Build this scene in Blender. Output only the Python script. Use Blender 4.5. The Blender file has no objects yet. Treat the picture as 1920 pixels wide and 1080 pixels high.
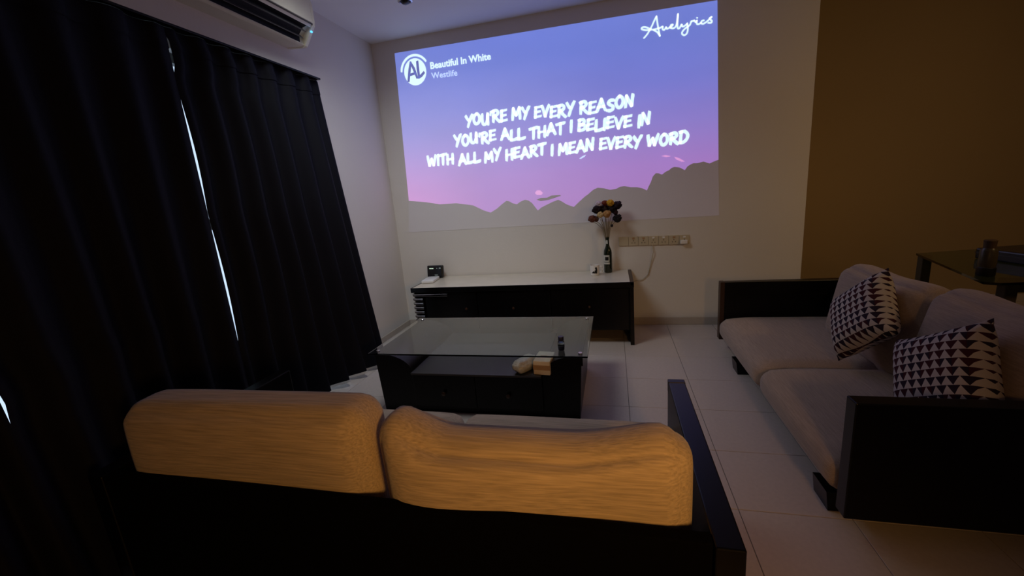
import bpy, bmesh, math, random
from mathutils import Matrix, Vector
random.seed(7)
S = bpy.context.scene
COL = S.collection

# ------------------------------------------------------------------ camera
FPX, YAW, PITCH, ROLL, CAMH = 780.663, 0.249614, -0.220781, -0.082633, 1.320486
def cam_axes():
    f = Vector((-math.sin(YAW) * math.cos(PITCH), math.cos(YAW) * math.cos(PITCH), math.sin(PITCH)))
    r0 = Vector((math.cos(YAW), math.sin(YAW), 0)); u0 = r0.cross(f)
    r = math.cos(ROLL) * r0 + math.sin(ROLL) * u0
    u = -math.sin(ROLL) * r0 + math.cos(ROLL) * u0
    return r, u, f
RX, UX, FX = cam_axes()
cam_d = bpy.data.cameras.new('camera'); cam = bpy.data.objects.new('camera', cam_d); COL.objects.link(cam)
cam_d.sensor_width = 36; cam_d.lens = FPX / 1920 * 36; cam_d.clip_start = 0.02
m = Matrix.Identity(4)
for i in range(3):
    m[i][0] = RX[i]; m[i][1] = UX[i]; m[i][2] = -FX[i]
m.translation = (0, 0, CAMH); cam.matrix_world = m
S.camera = cam

# ------------------------------------------------------------------ world, lights, exposure
S.view_settings.view_transform = 'Standard'; S.view_settings.look = 'None'
S.view_settings.gamma = 1; S.view_settings.use_curve_mapping = False
S.view_settings.exposure = 0.0
W = bpy.data.worlds.new('sky'); S.world = W; W.use_nodes = True
bg = W.node_tree.nodes['Background']; bg.inputs[0].default_value = (0.62, 0.78, 1.0, 1); bg.inputs[1].default_value = 1.2

def area(name, loc, target, size, energy, col, spread=180, sy=None):
    d = bpy.data.lights.new(name, 'AREA'); o = bpy.data.objects.new(name, d); COL.objects.link(o)
    d.shape = 'RECTANGLE' if sy else 'DISK'; d.size = size
    if sy: d.size_y = sy
    d.energy = energy; d.color = col; d.spread = math.radians(spread)
    o.location = loc
    o.rotation_euler = (Vector(target) - Vector(loc)).to_track_quat('-Z', 'Y').to_euler()
    return o
# warm lamp of the dining end of the room, behind and right of the camera
area('dining_lamp_light', (0.60, -0.35, 1.25), (-0.30, 1.0, 0.70), 0.22, 4.9, (1.0, 0.50, 0.13), 116)
# added warm fill for the dining wall, outside the right edge of the frame
area('dining_wall_fill', (2.9, 1.0, 2.3), (1.9, 4.6, 1.0), 0.4, 4.6, (1.0, 0.62, 0.26), 96)
# added cool-white fill over the seating group, out of the top of the frame
area('overhead_fill_light', (-1.30, 2.40, 2.76), (-1.30, 3.6, 0.4), 1.0, 13, (0.90, 0.96, 1.0), 118)

# ------------------------------------------------------------------ room measures (metres)
XL, XR, D, ZC = -2.209, 1.555, 3.997, 2.823      # left wall, end of back wall, back wall, ceiling
XE, YR, YD = 4.0, -2.6, 4.62                      # far right wall, rear wall, dining wall
T, TX, TY = 0.4, 0.462, 4.003                     # floor tile size and grid origin

def wall_at(px, py, y=D):
    d = FX + RX * ((px - 960) / FPX) - UX * ((py - 540) / FPX)
    t = y / d.y
    return (d.x * t, CAMH + d.z * t)

# ------------------------------------------------------------------ mesh helpers
class MB:
    def __init__(s): s.bm = bmesh.new()
    def add(s, vs, fs):
        v = [s.bm.verts.new(p) for p in vs]
        for f in fs:
            try: s.bm.faces.new([v[i] for i in f])
            except ValueError: pass
        return s
    def box(s, x0, x1, y0, y1, z0, z1, bev=0, seg=2):
        t = bmesh.new()
        bmesh.ops.create_cube(t, size=1)
        for v in t.verts:
            v.co = Vector(((x0 + x1) / 2 + v.co.x * (x1 - x0), (y0 + y1) / 2 + v.co.y * (y1 - y0), (z0 + z1) / 2 + v.co.z * (z1 - z0)))
        if bev: bmesh.ops.bevel(t, geom=list(t.edges), offset=bev, segments=seg, profile=0.5, affect='EDGES')
        return s.merge(t)
    def merge(s, t):
        mp = {v: s.bm.verts.new(v.co) for v in t.verts}
        for f in t.faces:
            try: s.bm.faces.new([mp[v] for v in f.verts])
            except ValueError: pass
        t.free(); return s
    def prism(s, pts, axis, a, b):
        """extrude a closed 2-D outline along an axis: x -> (y,z), y -> (x,z), z -> (x,y)"""
        def P(p, t):
            return {'x': (t, p[0], p[1]), 'y': (p[0], t, p[1]), 'z': (p[0], p[1], t)}[axis]
        n = len(pts)
        vs = [P(p, a) for p in pts] + [P(p, b) for p in pts]
        fs = [tuple(range(n)), tuple(range(2 * n - 1, n - 1, -1))] + [(i, (i + 1) % n, n + (i + 1) % n, n + i) for i in range(n)]
        return s.add(vs, fs)
    def lathe(s, prof, c=(0, 0, 0), n=24, axis='z'):
        vs, fs = [], []
        for r, h in prof:
            for k in range(n):
                a = 2 * math.pi * k / n
                p = (r * math.cos(a), r * math.sin(a), h)
                if axis == 'y': p = (p[0], p[2], p[1])
                if axis == 'x': p = (p[2], p[0], p[1])
                vs.append((c[0] + p[0], c[1] + p[1], c[2] + p[2]))
        for i in range(len(prof) - 1):
            for k in range(n):
                fs.append((i * n + k, i * n + (k + 1) % n, (i + 1) * n + (k + 1) % n, (i + 1) * n + k))
        fs.append(tuple(range(n - 1, -1, -1))); fs.append(tuple((len(prof) - 1) * n + k for k in range(n)))
        return s.add(vs, fs)
    def tube(s, pts, r, n=8):
        pts = [Vector(p) for p in pts]; vs, fs = [], []
        rr = r if isinstance(r, (list, tuple)) else [r] * len(pts)
        for i, p in enumerate(pts):
            d = (pts[min(i + 1, len(pts) - 1)] - pts[max(i - 1, 0)]).normalized()
            a = d.cross(Vector((0, 0, 1)) if abs(d.z) < 0.9 else Vector((0, 1, 0))).normalized(); b = d.cross(a)
            for k in range(n):
                t = 2 * math.pi * k / n
                vs.append(p + a * math.cos(t) * rr[i] + b * math.sin(t) * rr[i])
        for i in range(len(pts) - 1):
            for k in range(n):
                fs.append((i * n + k, i * n + (k + 1) % n, (i + 1) * n + (k + 1) % n, (i + 1) * n + k))
        fs.append(tuple(range(n - 1, -1, -1))); fs.append(tuple((len(pts) - 1) * n + k for k in range(n)))
        return s.add(vs, fs)
    def ball(s, c, r, sub=2, fn=None):
        t = bmesh.new(); bmesh.ops.create_icosphere(t, subdivisions=sub, radius=1)
        for v in t.verts:
            k = fn(v.co) if fn else 1
            v.co = Vector(c) + Vector((v.co.x * r[0], v.co.y * r[1], v.co.z * r[2])) * k
        return s.merge(t)
    def grid(s, nu, nv, fn):
        vs = [fn(i / nu, j / nv) for j in range(nv + 1) for i in range(nu + 1)]
        fs = [(j * (nu + 1) + i, j * (nu + 1) + i + 1, (j + 1) * (nu + 1) + i + 1, (j + 1) * (nu + 1) + i) for j in range(nv) for i in range(nu)]
        return s.add(vs, fs)

ROOT = {}
def obj(name, b, mat, parent=None, smooth=None, local=False):
    bm = b.bm if isinstance(b, MB) else b
    bmesh.ops.recalc_face_normals(bm, faces=list(bm.faces))
    me = bpy.data.meshes.new(name); bm.to_mesh(me); bm.free()
    me.materials.append(mat)
    if smooth is not None:
        me.polygons.foreach_set('use_smooth', [True] * len(me.polygons))
        me.set_sharp_from_angle(angle=math.radians(smooth))
    o = bpy.data.objects.new(name, me); COL.objects.link(o)
    if parent is not None:
        o.parent = parent
        root = parent
        while root.parent: root = root.parent
        if not local and root in ROOT: me.transform(ROOT[root].inverted())
    return o
def tag(o, label, cat, group=None):
    o['label'] = label; o['category'] = cat
    if group: o['group'] = group
    return o
def thing(name, label, cat, loc=(0, 0, 0), rot=(0, 0, 0), group=None):
    o = bpy.data.objects.new(name, None); COL.objects.link(o); o.empty_display_size = 0.1
    o.location = loc; o.rotation_euler = rot
    from mathutils import Euler
    ROOT[o] = Matrix.Translation(loc) @ Euler(rot).to_matrix().to_4x4()
    return tag(o, label, cat, group)
def struct(name, b, mat, parent=None, smooth=None):
    o = obj(name, b, mat, parent, smooth)
    if parent is None: o['kind'] = 'structure'
    return o

def cushion_mesh(w, d, h, r=0.06, puff=0.03, n=14, sag=None):
    """soft padded block centred on the origin: rounded edges, bulging faces (w along x, d along y, h along z)"""
    t = bmesh.new(); bmesh.ops.create_cube(t, size=2)
    bmesh.ops.subdivide_edges(t, edges=list(t.edges), cuts=n, use_grid_fill=True)
    hw, hd, hh = w / 2, d / 2, h / 2
    r = min(r, hw * .98, hd * .98, hh * .98)
    for v in t.verts:
        u = v.co.copy()
        # push samples towards the borders so the round edges get enough faces
        e = Vector([math.copysign(abs(c) ** 0.75, c) for c in u])
        p = Vector((e.x * hw, e.y * hd, e.z * hh))
        q = Vector((max(-hw + r, min(hw - r, p.x)), max(-hd + r, min(hd - r, p.y)), max(-hh + r, min(hh - r, p.z))))
        dlt = p - q
        if dlt.length > 1e-6: p = q + dlt.normalized() * r
        ax = (1 - u.x ** 4); ay = (1 - u.y ** 4); az = (1 - u.z ** 4)
        mn = min((hw, 0), (hd, 1), (hh, 2))[1]
        k = [ay * az, ax * az, ax * ay]
        for i in range(3):
            p[i] += math.copysign(1, u[i]) * puff * k[i] * (1.0 if i == mn else 0.35) * abs(u[i]) ** 2
        if sag: p = sag(u, p)
        v.co = p
    b = MB(); b.merge(t); return b

def pillow_mesh(w, h, th, n=18):
    """square scatter cushion in the local x-z plane, thick in the middle, thin pointed corners"""
    b = MB()
    def side(sg):
        def f(u, v):
            a, c = u * 2 - 1, v * 2 - 1
            pin = 1 - 0.10 * (1 - c * c) * a * a; pin2 = 1 - 0.10 * (1 - a * a) * c * c
            t = ((1 - a ** 4) * (1 - c ** 4)) ** 0.62
            return (a * w / 2 * pin, sg * th / 2 * t, c * h / 2 * pin2)
        return f
    b.grid(n, n, side(1)); b.grid(n, n, side(-1))
    bmesh.ops.remove_doubles(b.bm, verts=list(b.bm.verts), dist=1e-5)
    return b

# ------------------------------------------------------------------ materials
def mat(name, col, rough=0.5, spec=0.5, metal=0.0, noise=None, bump=None, **kw):
    m_ = bpy.data.materials.new(name); m_.use_nodes = True
    nt = m_.node_tree; p = nt.nodes['Principled BSDF']
    p.inputs['Base Color'].default_value = (*col, 1); p.inputs['Roughness'].default_value = rough
    p.inputs['Specular IOR Level'].default_value = spec; p.inputs['Metallic'].default_value = metal
    for k, v in kw.items():
        p.inputs[k.replace('_', ' ')].default_value = v
    tc = nt.nodes.new('ShaderNodeTexCoord')
    if noise:
        sc, amt = noise[:2]; st = noise[2] if len(noise) > 2 else (1, 1, 1)
        mp = nt.nodes.new('ShaderNodeMapping'); mp.inputs['Scale'].default_value = st
        nz = nt.nodes.new('ShaderNodeTexNoise'); nz.inputs['Scale'].default_value = sc; nz.inputs['Detail'].default_value = 6
        mx = nt.nodes.new('ShaderNodeMix'); mx.data_type = 'RGBA'
        mx.inputs['A'].default_value = (*[c * (1 - amt) for c in col], 1)
        mx.inputs['B'].default_value = (*[min(1, c * (1 + amt)) for c in col], 1)
        nt.links.new(tc.outputs['Object'], mp.inputs['Vector']); nt.links.new(mp.outputs['Vector'], nz.inputs['Vector'])
        nt.links.new(nz.outputs['Fac'], mx.inputs['Factor']); nt.links.new(mx.outputs['Result'], p.inputs['Base Color'])
    if bump:
        sc, stg = bump[:2]; st = bump[2] if len(bump) > 2 else (1, 1, 1)
        mp = nt.nodes.new('ShaderNodeMapping'); mp.inputs['Scale'].default_value = st
        nz = nt.nodes.new('ShaderNodeTexNoise'); nz.inputs['Scale'].default_value = sc; nz.inputs['Detail'].default_value = 4
        bp = nt.nodes.new('ShaderNodeBump'); bp.inputs['Strength'].default_value = stg; bp.inputs['Distance'].default_value = 0.01
        nt.links.new(tc.outputs['Object'], mp.inputs['Vector']); nt.links.new(mp.outputs['Vector'], nz.inputs['Vector'])
        nt.links.new(nz.outputs['Fac'], bp.inputs['Height']); nt.links.new(bp.outputs['Normal'], p.inputs['Normal'])
    return m_

M = {}
M['wall'] = mat('white_wall_paint', (0.71, 0.68, 0.64), 0.8, 0.2, noise=(1.5, 0.04), bump=(60, 0.08))
M['ochre'] = mat('ochre_wall_paint', (0.31, 0.22, 0.115), 0.85, 0.2, noise=(1.2, 0.08))
M['ceil'] = mat('ceiling_paint', (0.80, 0.80, 0.80), 0.9, 0.2, bump=(40, 0.05))
M['grout'] = mat('tile_grout', (0.16, 0.14, 0.12), 0.9, 0.1, noise=(20, 0.2))
M['tile'] = mat('speckled_floor_tile', (0.60, 0.515, 0.46), 0.33, 0.4, noise=(55, 0.10), bump=(14, 0.04))
M['skirting'] = mat('skirting_tile', (0.48, 0.42, 0.36), 0.45, 0.4, noise=(30, 0.08))
M['black'] = mat('black_lacquered_wood', (0.0018, 0.0015, 0.0016), 0.32, 0.22, noise=(6, 0.3, (1, 12, 1)))
M['gloss'] = mat('glossy_black_lacquer', (0.0025, 0.0022, 0.0025), 0.16, 0.9, noise=(6, 0.3))
M['matte'] = mat('matte_black_board', (0.0016, 0.0014, 0.0014), 0.85, 0.04, noise=(6, 0.3, (12, 1, 1)))
M['brownedge'] = mat('dark_brown_wood_edge', (0.035, 0.014, 0.006), 0.4, 0.4, noise=(8, 0.3, (1, 1, 10)))
M['marble'] = mat('cream_stone_top', (0.66, 0.60, 0.48), 0.22, 0.5, noise=(7, 0.10))
M['curtain'] = mat('navy_black_curtain', (0.0038, 0.0038, 0.0085), 0.7, 0.15, bump=(300, 0.1))
M['lining'] = mat('white_curtain_lining', (0.75, 0.75, 0.75), 0.9, 0.2, bump=(200, 0.1))
M['ac'] = mat('ivory_plastic', (0.80, 0.77, 0.62), 0.4, 0.4, noise=(3, 0.03))
M['acdark'] = mat('dark_outlet', (0.006, 0.006, 0.006), 0.6, 0.2, noise=(5, 0.2))
M['aclouver'] = mat('grey_louver_plastic', (0.09, 0.09, 0.085), 0.45, 0.3, noise=(5, 0.1))
M['chrome'] = mat('chrome', (0.75, 0.75, 0.78), 0.18, 0.5, 1.0, noise=(4, 0.03))
M['plasticblack'] = mat('black_plastic', (0.006, 0.006, 0.007), 0.28, 0.5, noise=(10, 0.2))
M['whiteplastic'] = mat('white_plastic', (0.75, 0.75, 0.74), 0.35, 0.4, noise=(10, 0.03))
M['socket'] = mat('aged_cream_plastic', (0.50, 0.43, 0.30), 0.4, 0.4, noise=(12, 0.08))
M['ceramic'] = mat('white_ceramic', (0.80, 0.78, 0.74), 0.2, 0.5, noise=(10, 0.02))
M['print'] = mat('black_print', (0.01, 0.01, 0.01), 0.5, 0.3, noise=(20, 0.2))
M['bottle'] = mat('dark_green_glass', (0.008, 0.014, 0.006), 0.12, 0.6, noise=(10, 0.2))
M['paper'] = mat('grey_label_paper', (0.55, 0.55, 0.50), 0.7, 0.2, noise=(40, 0.25))
M['stem'] = mat('dry_stem', (0.22, 0.17, 0.10), 0.8, 0.2, noise=(30, 0.2))
M['packet'] = mat('clear_grey_packet', (0.52, 0.50, 0.45), 0.3, 0.5, noise=(45, 0.5), bump=(60, 0.5))
M['card'] = mat('cream_card_box', (0.72, 0.62, 0.48), 0.6, 0.3, noise=(25, 0.08))
M['cardbrown'] = mat('brown_card_band', (0.42, 0.26, 0.14), 0.6, 0.3, noise=(25, 0.15))
M['tablewood'] = mat('olive_brown_wood', (0.05, 0.036, 0.014), 0.5, 0.3, noise=(6, 0.2, (1, 1, 8)))

def fabric(name, col, axis, con=0.14):
    """woven upholstery: streaky yarn colour and a ribbed weave along one axis"""
    m_ = bpy.data.materials.new(name); m_.use_nodes = True; nt = m_.node_tree; p = nt.nodes['Principled BSDF']
    p.inputs['Roughness'].default_value = 0.9; p.inputs['Specular IOR Level'].default_value = 0.15
    p.inputs['Sheen Weight'].default_value = 0.25
    tc = nt.nodes.new('ShaderNodeTexCoord'); mp = nt.nodes.new('ShaderNodeMapping')
    sc = {'x': (5, 115, 115), 'y': (150, 7, 150)}[axis]; mp.inputs['Scale'].default_value = sc
    nz = nt.nodes.new('ShaderNodeTexNoise'); nz.inputs['Scale'].default_value = 1.6; nz.inputs['Detail'].default_value = 5
    rp = nt.nodes.new('ShaderNodeValToRGB')
    rp.color_ramp.elements[0].position = 0.3; rp.color_ramp.elements[0].color = (*[c * (1 - con) for c in col], 1)
    rp.color_ramp.elements[1].position = 0.7; rp.color_ramp.elements[1].color = (*[min(1, c * (1 + con)) for c in col], 1)
    bp = nt.nodes.new('ShaderNodeBump'); bp.inputs['Strength'].default_value = 0.45; bp.inputs['Distance'].default_value = 0.004
    nt.links.new(tc.outputs['Object'], mp.inputs['Vector']); nt.links.new(mp.outputs['Vector'], nz.inputs['Vector'])
    nt.links.new(nz.outputs['Fac'], rp.inputs['Fac']); nt.links.new(rp.outputs['Color'], p.inputs['Base Color'])
    nt.links.new(nz.outputs['Fac'], bp.inputs['Height']); nt.links.new(bp.outputs['Normal'], p.inputs['Normal'])
    return m_
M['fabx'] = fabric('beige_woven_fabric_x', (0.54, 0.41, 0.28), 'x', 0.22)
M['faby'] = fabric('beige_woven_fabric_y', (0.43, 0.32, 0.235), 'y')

def glass(name, tint, rough=0.02, alpha_mix=0.5):
    m_ = bpy.data.materials.new(name); m_.use_nodes = True; nt = m_.node_tree; p = nt.nodes['Principled BSDF']
    p.inputs['Base Color'].default_value = (*tint, 1); p.inputs['Roughness'].default_value = rough
    p.inputs['Transmission Weight'].default_value = 1; p.inputs['IOR'].default_value = 1.5
    return m_
M['glass'] = glass('clear_glass', (0.85, 0.93, 0.90))
M['pane'] = glass('window_glass', (0.97, 0.99, 1.0))

def triangles():
    m_ = bpy.data.materials.new('triangle_print_fabric'); m_.use_nodes = True; nt = m_.node_tree; p = nt.nodes['Principled BSDF']
    p.inputs['Roughness'].default_value = 0.9; p.inputs['Specular IOR Level'].default_value = 0.1
    tc = nt.nodes.new('ShaderNodeTexCoord'); sx = nt.nodes.new('ShaderNodeSeparateXYZ'); nt.links.new(tc.outputs['Object'], sx.inputs[0])
    def mt(op, a, b=None):
        n = nt.nodes.new('ShaderNodeMath'); n.operation = op
        for i, v in enumerate((a, b)):
            if v is None: continue
            if isinstance(v, (int, float)): n.inputs[i].default_value = v
            else: nt.links.new(v, n.inputs[i])
        return n.outputs[0]
    u = mt('MULTIPLY', sx.outputs['X'], 1 / 0.036); v = mt('MULTIPLY', sx.outputs['Z'], 1 / 0.033)
    fu = mt('FRACT', mt('ADD', u, 100)); fv = mt('FRACT', mt('ADD', v, 100))
    up = mt('LESS_THAN', fv, mt('SUBTRACT', 1.0, mt('MULTIPLY', mt('ABSOLUTE', mt('SUBTRACT', fu, 0.5)), 2.0)))
    nz = nt.nodes.new('ShaderNodeTexWhiteNoise'); nz.noise_dimensions = '2D'
    cv = nt.nodes.new('ShaderNodeCombineXYZ'); nt.links.new(mt('FLOOR', u), cv.inputs[0]); nt.links.new(mt('FLOOR', v), cv.inputs[1]); nt.links.new(cv.outputs[0], nz.inputs['Vector'])
    rp = nt.nodes.new('ShaderNodeValToRGB'); rp.color_ramp.interpolation = 'CONSTANT'
    rp.color_ramp.elements[0].color = (0.030, 0.020, 0.035, 1); rp.color_ramp.elements[1].position = 0.5; rp.color_ramp.elements[1].color = (0.060, 0.016, 0.022, 1)
    nt.links.new(nz.outputs['Value'], rp.inputs['Fac'])
    mx = nt.nodes.new('ShaderNodeMix'); mx.data_type = 'RGBA'; mx.inputs['B'].default_value = (0.56, 0.50, 0.46, 1)
    nt.links.new(up, mx.inputs['Factor']); nt.links.new(rp.outputs['Color'], mx.inputs['A']); nt.links.new(mx.outputs['Result'], p.inputs['Base Color'])
    return m_
M['tri'] = triangles()

def emit(name, col, strength=1.0, base=(0.55, 0.52, 0.48)):
    m_ = mat(name, base, 0.85, 0.1, noise=(1.5, 0.04))
    p = m_.node_tree.nodes['Principled BSDF']
    p.inputs['Emission Color'].default_value = (*col, 1); p.inputs['Emission Strength'].default_value = strength
    return m_

# ------------------------------------------------------------------ the room
# floor: grout bed and single tiles
fl = struct('floor', MB().box(XL - 0.15, XE + 0.15, YR - 0.15, YD + 0.15, -0.12, -0.004), M['grout'])
fl['label'] = 'beige tiled floor with thin dark joints'
tile_cache = {}
def tile_mesh(w, h):
    k = (round(w, 3), round(h, 3))
    if k not in tile_cache:
        b = MB(); g = 0.0013; c = 0.0012; t0 = -0.0045
        x, y = w / 2 - g, h / 2 - g
        vs = [(-x, -y, t0), (x, -y, t0), (x, y, t0), (-x, y, t0), (-x, -y, -c), (x, -y, -c), (x, y, -c), (-x, y, -c),
              (-x + c, -y + c, 0), (x - c, -y + c, 0), (x - c, y - c, 0), (-x + c, y - c, 0)]
        fs = [(4, 5, 9, 8), (5, 6, 10, 9), (6, 7, 11, 10), (7, 4, 8, 11), (8, 9, 10, 11), (0, 1, 5, 4), (1, 2, 6, 5), (2, 3, 7, 6), (3, 0, 4, 7)]
        b.add(vs, fs)
        me = bpy.data.meshes.new('tile'); b.bm.to_mesh(me); b.bm.free(); me.materials.append(M['tile']); tile_cache[k] = me
    return tile_cache[k]
def cuts(lo, hi, org):
    k = math.floor((lo - org) / T); c = [lo]
    while True:
        k += 1
        p = org + k * T
        if p > hi - 0.02: break
        if p > lo + 0.02: c.append(p)
    return c + [hi]
for xa, xb in zip(cuts(XL, XE, TX)[:-1], cuts(XL, XE, TX)[1:]):
    for ya, yb in zip(cuts(YR, YD, TY)[:-1], cuts(YR, YD, TY)[1:]):
        if (ya + yb) / 2 > D and (xa + xb) / 2 < XR: continue
        o = bpy.data.objects.new('tile', tile_mesh(xb - xa, yb - ya)); COL.objects.link(o)
        o.parent = fl; o.location = ((xa + xb) / 2, (ya + yb) / 2, 0)

struct('ceiling', MB().box(XL - 0.15, XE + 0.15, YR - 0.15, YD + 0.15, ZC, ZC + 0.1), M['ceil'])
struct('wall_back', MB().box(XL - 0.15, XR, D, YD + 0.15, 0, ZC), M['wall'])
struct('wall_dining', MB().box(XR, XE + 0.15, YD, YD + 0.15, 0, ZC), M['ochre'])
struct('wall_right', MB().box(XE, XE + 0.15, YR, YD, 0, ZC), M['ochre'])
struct('wall_rear', MB().box(XL - 0.15, XE + 0.15, YR - 0.15, YR, 0, ZC), M['wall'])
# left wall with the balcony-door opening behind the curtains
WY0, WY1, WZ1 = 0.35, 2.72, 2.20
b = MB(); xo = XL - 0.15
b.box(xo, XL, YR, WY0, 0, ZC); b.box(xo, XL, WY1, D, 0, ZC); b.box(xo, XL, WY0, WY1, WZ1, ZC)
struct('wall_left', b, M['wall'])
wf = MB()
for y0, y1 in ((WY0, WY0 + .05), (WY1 - .05, WY1), (1.15, 1.21)): wf.box(XL - .11, XL - .06, y0, y1, 0, WZ1)
wf.box(XL - .11, XL - .06, WY0, WY1, 0, .05); wf.box(XL - .11, XL - .06, WY0, WY1, WZ1 - .05, WZ1); wf.box(XL - .11, XL - .06, WY0, WY1, 1.26, 1.32)
win = struct('window_1', wf, M['aclouver'])
for y0, y1 in ((WY0 + .05, 1.15), (1.21, WY1 - .05)):
    for z0, z1 in ((.05, 1.26), (1.32, WZ1 - .05)):
        obj('pane', MB().box(XL - .09, XL - .084, y0, y1, z0, z1), M['pane'], win)
struct('baseboard_back', MB().box(XL, XR, D - .012, D, 0, .073, .003), M['skirting'])
struct('baseboard_left', MB().box(XL, XL + .012, WY1, D - .012, 0, .073, .003), M['skirting'])
struct('baseboard_dining', MB().box(XR, XE, YD - .012, YD, 0, .073, .003), M['skirting'])

# ------------------------------------------------------------------ projected picture on the back wall
PY = D - 0.002
ridge_px = [(766.7, 376.5), (798, 379), (825, 383), (856, 381), (887, 385), (907, 394.5), (920, 398.6), (932, 391), (941, 383), (949.5, 376.5), (955, 377.5), (961, 381), (969, 383),
            (976, 378), (984.5, 374.5), (991, 376), (998, 381), (1004, 389), (1008.6, 394.7), (1015, 389), (1023, 385), (1035, 379), (1046.7, 374.5), (1054, 378), (1062, 383), (1070, 386), (1076, 388),
            (1083, 381), (1089.5, 375), (1096, 369), (1103, 364), (1112, 356), (1120.6, 352), (1132, 353), (1144, 356), (1155.6, 354), (1163, 350), (1171, 349), (1183, 351), (1194.5, 351), (1204, 353), (1213, 357),
            (1216, 350), (1220, 342), (1224, 331), (1229.5, 324.7), (1235, 325), (1241, 327.5), (1248, 322), (1254.7, 319), (1259, 315), (1264.5, 313), (1274, 314), (1284, 319), (1289, 312), (1293.6, 309), (1300, 306), (1307, 306), (1319, 303), (1330.6, 306.5), (1338, 303), (1347, 299.5)]
ridge = [wall_at(*p) for p in ridge_px]
TLc, TRc = wall_at(740, 100), wall_at(1345, 0.5)
BLc, BRc = (-2.075, 1.02), wall_at(1348.5, 404)

def sky_material():
    m_ = emit('projected_sunset', (0.1, 0.15, 0.6)); nt = m_.node_tree; p = nt.nodes['Principled BSDF']
    tc = nt.nodes.new('ShaderNodeTexCoord'); sx = nt.nodes.new('ShaderNodeSeparateXYZ'); nt.links.new(tc.outputs['Object'], sx.inputs[0])
    mr = nt.nodes.new('ShaderNodeMapRange'); mr.inputs['From Min'].default_value = 1.25; mr.inputs['From Max'].default_value = 2.70
    nt.links.new(sx.outputs['Z'], mr.inputs['Value'])
    rp = nt.nodes.new('ShaderNodeValToRGB'); e = rp.color_ramp.elements
    e[0].position = 0; e[0].color = SKY[0]; e[1].position = 1; e[1].color = SKY[-1][1]
    for pos, c in SKY[1:-1]:
        k = e.new(pos); k.color = c
    nt.links.new(mr.outputs[0], rp.inputs['Fac'])
    # left third is paler and pinker
    mr2 = nt.nodes.new('ShaderNodeMapRange'); mr2.inputs['From Min'].default_value = -1.2; mr2.inputs['From Max'].default_value = -2.05; mr2.inputs['To Max'].default_value = 0.45
    nt.links.new(sx.outputs['X'], mr2.inputs['Value'])
    rp2 = nt.nodes.new('ShaderNodeValToRGB'); e2 = rp2.color_ramp.elements
    e2[0].color = (0.70, 0.26, 0.56, 1); e2[1].color = (0.14, 0.20, 0.62, 1); k = e2.new(0.5); k.color = (0.30, 0.30, 0.66, 1)
    nt.links.new(mr.outputs[0], rp2.inputs['Fac'])
    mx = nt.nodes.new('ShaderNodeMix'); mx.data_type = 'RGBA'
    nt.links.new(mr2.outputs[0], mx.inputs['Factor']); nt.links.new(rp.outputs['Color'], mx.inputs['A']); nt.links.new(rp2.outputs['Color'], mx.inputs['B'])
    nz = nt.nodes.new('ShaderNodeTexNoise'); nz.inputs['Scale'].default_value = 1.3; nz.inputs['Detail'].default_value = 2
    mp = nt.nodes.new('ShaderNodeMapping'); mp.inputs['Scale'].default_value = (1, 1, 2.5)
    nt.links.new(tc.outputs['Object'], mp.inputs[0]); nt.links.new(mp.outputs[0], nz.inputs['Vector'])
    hs = nt.nodes.new('ShaderNodeMapRange'); hs.inputs['To Min'].default_value = 0.9; hs.inputs['To Max'].default_value = 1.1
    nt.links.new(nz.outputs['Fac'], hs.inputs['Value'])
    nt.links.new(mx.outputs['Result'], p.inputs['Emission Color']); nt.links.new(hs.outputs[0], p.inputs['Emission Strength'])
    return m_
SKY = [(0.29, 0.125, 0.45, 1), (0.16, (0.27, 0.13, 0.48, 1)), (0.38, (0.19, 0.15, 0.54, 1)), (0.62, (0.120, 0.150, 0.57, 1)), (0.85, (0.105, 0.165, 0.60, 1)), (1, (0.115, 0.18, 0.63, 1))]
M['psky'] = sky_material()
M['pmount'] = emit('projected_dark_hills', (0.012, 0.012, 0.028), 1.0, (0.71, 0.68, 0.64))
M['pwhite'] = emit('projected_white', (0.70, 0.93, 0.95), 1.0)
M['ppale'] = emit('projected_pale_blue', (0.50, 0.66, 0.98), 1.0)
M['plogo'] = emit('projected_logo_letters', (0.10, 0.12, 0.40), 1.0, (0.3, 0.3, 0.3))
M['ppink'] = emit('projected_pink_cloud', (0.62, 0.26, 0.60), 1.0)

pj = thing('projected_picture', 'projected purple sunset picture with white song lyrics on the back wall', 'projection', (-0.6, PY, 1.02))
b = MB(); n = len(ridge)
# strip between the top edge and the ridge line
def topat(x):
    t = (x - TLc[0]) / (TRc[0] - TLc[0]); return TLc[1] + t * (TRc[1] - TLc[1])
poly = [(TLc[0], PY, TLc[1])] + [(x, PY, z) for x, z in ridge] + [(TRc[0], PY, TRc[1])]
vs, fs = [], []
for i, (x, z) in enumerate(ridge):
    t = i / (n - 1)
    s_ = (x - ridge[0][0]) / (ridge[-1][0] - ridge[0][0])
    vs += [(TLc[0] + s_ * (TRc[0] - TLc[0]), PY, TLc[1] + s_ * (TRc[1] - TLc[1])), (x, PY, z)]
for i in range(n - 1): fs.append((2 * i, 2 * i + 1, 2 * i + 3, 2 * i + 2))
def flat_part(name, vs, fs, material, parent):
    return obj(name, MB().add(vs, fs), material, parent)
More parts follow.
